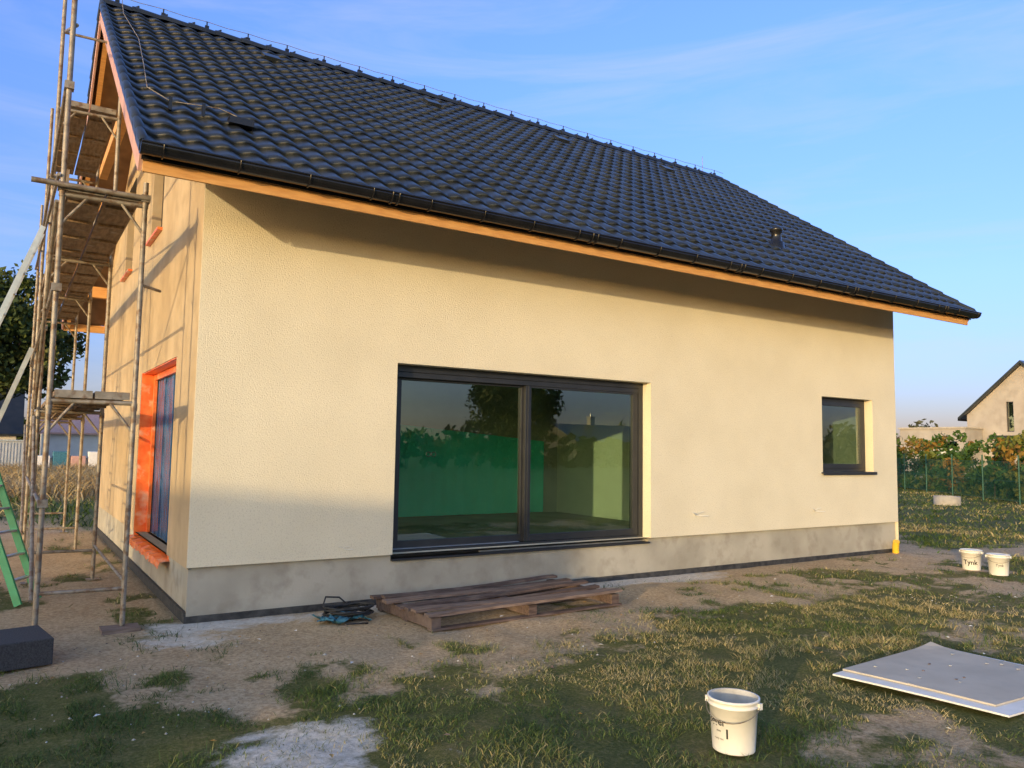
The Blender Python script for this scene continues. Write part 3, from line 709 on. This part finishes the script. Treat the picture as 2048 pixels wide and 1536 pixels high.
def tree(name,x,y,h,rad,mats,trunk=.3,nc=70,nl=90,ls=.16,crown0=.3,gap=.0):
    mb=MB();mb.tube([(x,y,-.1),(x+.1,y,h*.3),(x,y+.1,h*.6),(x+.1,y,h*.9)],[trunk,trunk*.75,trunk*.45,trunk*.12],bark,n=10)
    cs=[];cz=h*(crown0+1)/2;hz=h*(1-crown0)/2
    for i in range(nc):
        while True:
            u=np.array([random.uniform(-1,1) for _ in range(3)])
            if .25<np.linalg.norm(u)<1: break
        c=(x+u[0]*rad*.85,y+u[1]*rad*.85,cz+u[2]*hz*.88);cs.append((c,rad*random.uniform(.16,.32)))
        if i%4==0: mb.tube([(x,y,h*random.uniform(.25,.7)),((x+c[0])/2,(y+c[1])/2,(cz+c[2])/2),c],[trunk*.3,trunk*.16,.02],bark,n=5)
    clumpmesh(mb,cs,mats,nl,ls);return mb.obj(name)
tree("oak_tree",-2.6,54,13.4,5.6,lg,.45,110,150,.22,.3)
tree("oak_tree.001",-9,66,10,5,lg,.4,60,90,.25,.2)
# garden trees on the viewer's side (seen mirrored in the glass)
tree("birch_tree",36.5,-50,10.4,4.4,lg,.25,120,130,.2,.08)
tree("birch_tree.001",17,-44,5.0,1.4,lg,.15,30,70,.15,.1)
# hedges
def hedge(name,pts,h,wid,mats,dens,nl,ls,rag=.3):
    mb=MB();cs=[]
    for (a,b) in zip(pts[:-1],pts[1:]):
        a=Vector(a);b=Vector(b);n=int((b-a).length*dens)
        for i in range(n):
            p=a+(b-a)*random.random();hh=h*(1-rag*random.random()*(.5+.5*math.sin(p.x*1.7+p.y*1.3)))
            cs.append(((p.x+random.uniform(-wid,wid),p.y+random.uniform(-wid,wid),random.uniform(.15,hh)),random.uniform(.3,.6)*min(1,h/2)))
        for i in range(int((b-a).length)): p=a+(b-a)*random.random();mb.tube([(p.x,p.y,0),(p.x+.1,p.y,h*.5)],[.04,.02],bark,n=5)
    clumpmesh(mb,cs,mats,nl,ls);return mb.obj(name)
hedge("autumn_hedge",[(47,27),(37,13.2),(32,6.8),(27,1)],2.6,1.0,lo_,10,55,.12,.6)
hedge("thuja_hedge",[(52,30),(44,19)],2.2,.8,lt,9,60,.12,.5)
hedge("field_hedge",[(-16,98),(18,96)],4.4,1.4,lg,7,60,.3,.5)
hedge("screening_hedge",[(22,-48),(44,-50),(72,-52)],3.0,.8,lg,7,60,.2,.5)  # added to hide the bungalow's sunlit gable in the glass reflection
for i,(x,y,h) in enumerate(((33.6,7.6,2.7),(34.6,8.8,2.2),(33.0,6.4,2.5),(35.6,9.6,2.4),(31.5,5,2.6))):
    mb=MB();mb.tube([(x,y,0),(x,y,h*.7)],[.06,.02],bark,n=6)
    cs=[((x+math.cos(a)*.38*(1-t_),y+math.sin(a)*.38*(1-t_),.15+t_*h*.95),.24*(1.15-t_)) for t_ in np.linspace(0,1,12) for a in np.linspace(0,5.2,5)]
    clumpmesh(mb,cs,lt,36,.07);mb.obj("thuja_bush"+("" if i==0 else ".%03d"%i))
# distant treeline
mb=MB();cs=[]
for i in range(700):
    a=R(random.uniform(-15,110));d=random.uniform(230,330);h=random.uniform(3,9)*(.6+.4*math.sin(a*17)+.3*math.sin(a*41))
    cs.append(((d*math.cos(a),d*math.sin(a),max(.8,h*random.random())),random.uniform(2,4.5)))
for i in range(500):
    a=R(random.uniform(-150,-15));d=random.uniform(150,210);h=random.uniform(2,7)
    cs.append(((d*math.cos(a),d*math.sin(a),h*random.random()),random.uniform(2,4)))
clumpmesh(mb,cs,ldist,40,1.0);mb.obj("distant_trees")
# unseen building and hedge added on the sun side to cast the evening shadows
U=Vector((SD.x,SD.y,0)).normalized();Pp=Vector((U.y,-U.x,0))
P0=U*(-28)
def LP(s,d,z): v=P0+Pp*s+U*d;return (v.x,v.y,z)
gh=empty("shadow_caster_house");mb=MB()
sa_,sb_=-3.4,2.35;eh,rh=2.7,4.33
wl=mat("neighbour_plaster",(.5,.47,.42),(.58,.55,.5),scale=2,rough=.95)
a_=[LP(sa_+.3,-2.6,0),LP(sb_-.3,-2.6,0),LP(sb_-.3,2.6,0),LP(sa_+.3,2.6,0)];b_=[(p[0],p[1],eh) for p in a_]
for i in range(4): mb.quad(a_[i],a_[(i+1)%4],b_[(i+1)%4],b_[i],wl)
mb.add([b_[1],b_[2],LP(sb_-.3,0,rh-.1)],[(0,1,2)],wl);mb.add([b_[3],b_[0],LP(sa_+.3,0,rh-.1)],[(0,1,2)],wl)
mb.obj("walls",gh);mb=MB()
for k in(-1,1):
    mb.quad(LP(sa_,k*3.0,eh-.2),LP(sb_,k*3.0,eh-.2),LP(sb_,0,rh),LP(sa_,0,rh),tile);mb.quad(LP(sa_,k*3.0,eh-.28),LP(sb_,k*3.0,eh-.28),LP(sb_,0,rh-.08),LP(sa_,0,rh-.08),tile)
mb.obj("roof",gh)
mb=MB();q=LP(0,2.62,0)
for s0,s1,z0,z1 in((-2.2,-1.2,1,2.1),(.2,1.2,0.02,2.1)): mb.quad(LP(s0,2.62,z0),LP(s1,2.62,z0),LP(s1,2.62,z1),LP(s0,2.62,z1),anth)
mb.obj("door_and_window",gh)
hp=[LP(3.2,-1,0),LP(9,0,0),LP(16,-1,0)]
hedge("shadow_caster_hedge",hp,2.7,.5,lg,12,60,.12,.75)  # added out of view, ragged top dapples the sun on the foreground
def simple_house(name,x0,x1,y0,y1,eh,rh,axis,wallm,roofm,ov=.5,chim=None,wins=()):
    e=empty(name);mb=MB()
    ym=(y0+y1)/2
    for y in(y0,y1): mb.quad((x0,y,0),(x1,y,0),(x1,y,eh),(x0,y,eh),wallm)
    for x in(x0,x1): mb.add([(x,y0,0),(x,y1,0),(x,y1,eh),(x,ym,rh),(x,y0,eh)],[(0,1,2,3,4)],wallm)
    mb.obj("walls",e);mb=MB();sl=(rh-eh)/(ym-y0)
    for k in(0,1):
        ye=y0-ov if k==0 else y1+ov
        for dz in(0.02,.2): mb.quad((x0-ov,ye,eh-sl*ov+dz),(x1+ov,ye,eh-sl*ov+dz),(x1+ov,ym,rh+dz),(x0-ov,ym,rh+dz),roofm)
        for X in(x0-ov,x1+ov): mb.quad((X,ye,eh-sl*ov+.02),(X,ym,rh+.02),(X,ym,rh+.2),(X,ye,eh-sl*ov+.2),roofm)
        mb.quad((x0-ov,ye,eh-sl*ov+.02),(x1+ov,ye,eh-sl*ov+.02),(x1+ov,ye,eh-sl*ov+.2),(x0-ov,ye,eh-sl*ov+.2),roofm)
    mb.obj("roof",e)
    if chim:
        mb=MB();mb.box(chim[0]-.3,chim[0]+.3,chim[1]-.3,chim[1]+.3,eh,chim[2],conc);mb.box(chim[0]-.36,chim[0]+.36,chim[1]-.36,chim[1]+.36,chim[2],chim[2]+.1,conc);mb.tube([(chim[0],chim[1],chim[2]),(chim[0],chim[1],chim[2]+.45)],.12,alu);mb.obj("chimney",e)
    mb=MB()
    for b in wins: mb.box(*b,anth)
    if wins: mb.obj("windows",e)
    return e
lw=mat("light_render",(.62,.6,.56),(.7,.68,.64),scale=1,rough=.95)
gdark=mat("brown_render",(.10,.085,.07),(.14,.12,.10),scale=1,rough=.95)
gw=mat("grey_render",(.36,.32,.28),(.44,.40,.35),scale=.6,rough=.95,layer=(1.5,(.30,.27,.23),.45,.8))
simple_house("bungalow",48,62,-64,-56,2.6,4.3,'x',gdark,tile,chim=(53,-60,5.3),wins=[(50,52,-55.99,-55.9,.9,2.2),(55,57.5,-55.99,-55.9,.1,2.2)])
simple_house("black_roofed_house",-11,-.9,76,86,2.6,7.2,'x',lw,tile,chim=(-2.2,80,7.8),wins=[(-9.5,-8.3,75.9,75.99,1,2.2),(-5,-3.8,75.9,75.99,1,2.2)])
mb=MB();cw=mat("corrugated_white",(.36,.38,.40),(.46,.48,.50),scale=2,rough=.6)
mb.box(-5.5,-.6,48,50.4,0.1,1.7,cw)
for i in range(30): mb.box(-5.5+i*.163,-5.43+i*.163,47.96,48,.2,1.6,cw)
mb.box(-5.55,-.55,47.9,50.45,1.7,1.78,alu);mb.obj("site_container")
mb=MB()
for i in range(6):
    x=-.2+i*.9;mb.box(x,x+.8,44,44.8,0,.14,palw);mb.box(x+.02,x+.78,44,44.8,.141,.9+.25*(i%2),[boardw,bluerag,barge,boardw,conc,bluerag][i])
mb.obj("stacked_building_pallets",bevel=.03)
simple_house("red_roofed_house",1.5,18,88,94,2.8,4.6,'x',lw,barge)
# ------------------------------------------------------------ neighbour on the right
e=empty("neighbour_house");mb=MB()
y0,y1,eh,rh=15.3,23.3,4.8,8.4;ym=19.3;x0,x1=60,72
mb2=MB()
panel(mb,y0,y1,0,lambda u:eh+(rh-eh)*(1-abs(u-ym)/4),[(20.0,20.5,3.5,5.7),(18.2,19.2,3.5,5.9),(17,19.8,.2,2.3)],lambda u,v,d:(x0+d,u,v),.25,gw,extra_u=(ym,))
for a,b,c,d in((20.0,20.5,3.5,5.7),(18.2,19.2,3.5,5.9),(17,19.8,.2,2.3)):
    mb2.quad((x0+.2,a,c),(x0+.2,b,c),(x0+.2,b,d),(x0+.2,a,d),glass);mb2.quad((x0+.6,a,c),(x0+.6,b,c),(x0+.6,b,d),(x0+.6,a,d),dark)
    for k0,k1,l0,l1 in((a,a+.07,c,d),(b-.07,b,c,d),(a,b,c,c+.07),(a,b,d-.07,d)): mb2.box(x0+.12,x0+.19,k0,k1,l0,l1,anth)
mb2.obj("windows",e)
mb.quad((x0,y1,0),(x1,y1,0),(x1,y1,eh),(x0,y1,eh),gw);mb.quad((x0,y0,0),(x1,y0,0),(x1,y0,eh),(x0,y0,eh),gw)
panel(mb,22.2,27.2,0,lambda u:3.7,[(22.8,25.6,0.05,2.75)],lambda u,v,d:(57.5+d,u,v),.3,gw)
mb.quad((57.5,27.2,0),(66,27.2,0),(66,27.2,3.7),(57.5,27.2,3.7),gw);mb.quad((57.5,22.2,0),(60,22.2,0),(60,22.2,3.7),(57.5,22.2,3.7),gw)
mb.quad((57.5,22.2,3.69),(66,22.2,3.69),(66,27.2,3.69),(57.5,27.2,3.69),gw)
mb.box(57.4,66,22.1,27.3,3.7,3.82,conc)
mb.quad((61,22.8,0),(61,25.6,0),(61,25.6,2.75),(61,22.8,2.75),dark);mb.box(57.9,58,22.8,25.6,1.7,2.2,white)
mb.obj("walls",e);mb=MB();sl=(rh-eh)/4
for k in(-1,1):
    ye=ym+k*4.5
    ze=rh-sl*4.5
    for dz in(.03,.25): mb.quad((x0-.4,ye,ze+dz),(x1,ye,ze+dz),(x1,ym,rh+dz),(x0-.4,ym,rh+dz),tile)
    mb.quad((x0-.4,ye,ze+.03),(x0-.4,ym,rh+.03),(x0-.4,ym,rh+.25),(x0-.4,ye,ze+.25),tile)
    mb.box(x0-.4,x1,ye-.12,ye+.0,ze,ze+.14,black)
mb.box(x0-1.2,x0-.02,15.3,21.2,3.0,3.2,anth)
mb.obj("roof",e)
# ------------------------------------------------------------ fence
mb=MB();gf=mat("green_fence_wire",(.02,.09,.06),(.03,.12,.08),scale=5,rough=.5)
P=[Vector((21.6,-2.8,0)),Vector((28.6,5.6,0)),Vector((33.9,11.9,0)),Vector((46,26.3,0))]
for a,b in zip(P[:-1],P[1:]):
    Ld=(b-a).length;n=max(1,round(Ld/2.6))
    for i in range(n):
        p=a+(b-a)*i/n;q=a+(b-a)*(i+1)/n;mb.tube([p,p+Vector((0,0,1.75))],.03,gf,n=8)
        for z in(.12,.8,1.5): mb.tube([p+Vector((0,0,z)),q+Vector((0,0,z))],.006,gf,n=4,cap=False)
        m_=34
        for k in range(-9,m_):
            for s in(1,-1):
                u0=k/m_;u1=(k+18)/m_
                aa,bb=max(0,u0),min(1,u1)
                if bb<=aa: continue
                za=.1+1.4*(aa-u0)/(u1-u0);zb=.1+1.4*(bb-u0)/(u1-u0)
                if s<0: za,zb=1.6-za,1.6-zb
                mb.tube([p.lerp(q,aa)+Vector((0,0,za)),p.lerp(q,bb)+Vector((0,0,zb))],.0035,gf,n=3,cap=False)
mb.obj("green_mesh_fence")
mb=MB();mb.lathe([(.42,0),(.42,.3),(.34,.3),(.34,.02),(0,.02)],conc,c=(25.9,6.7,0),n=32);mb.obj("concrete_well_ring")
mb=MB()
for k,(a,b) in enumerate((((23.6,2.6),(27.5,3.3)),((23.9,2.2),(27.0,2.6)),((24.3,3.0),(27.7,2.2)))): mb.tube([(*a,.08+.06*k),(*b,.1+.05*k)],.045,[alu,white,alu][k],n=10)
mb.obj("metal_pipes")
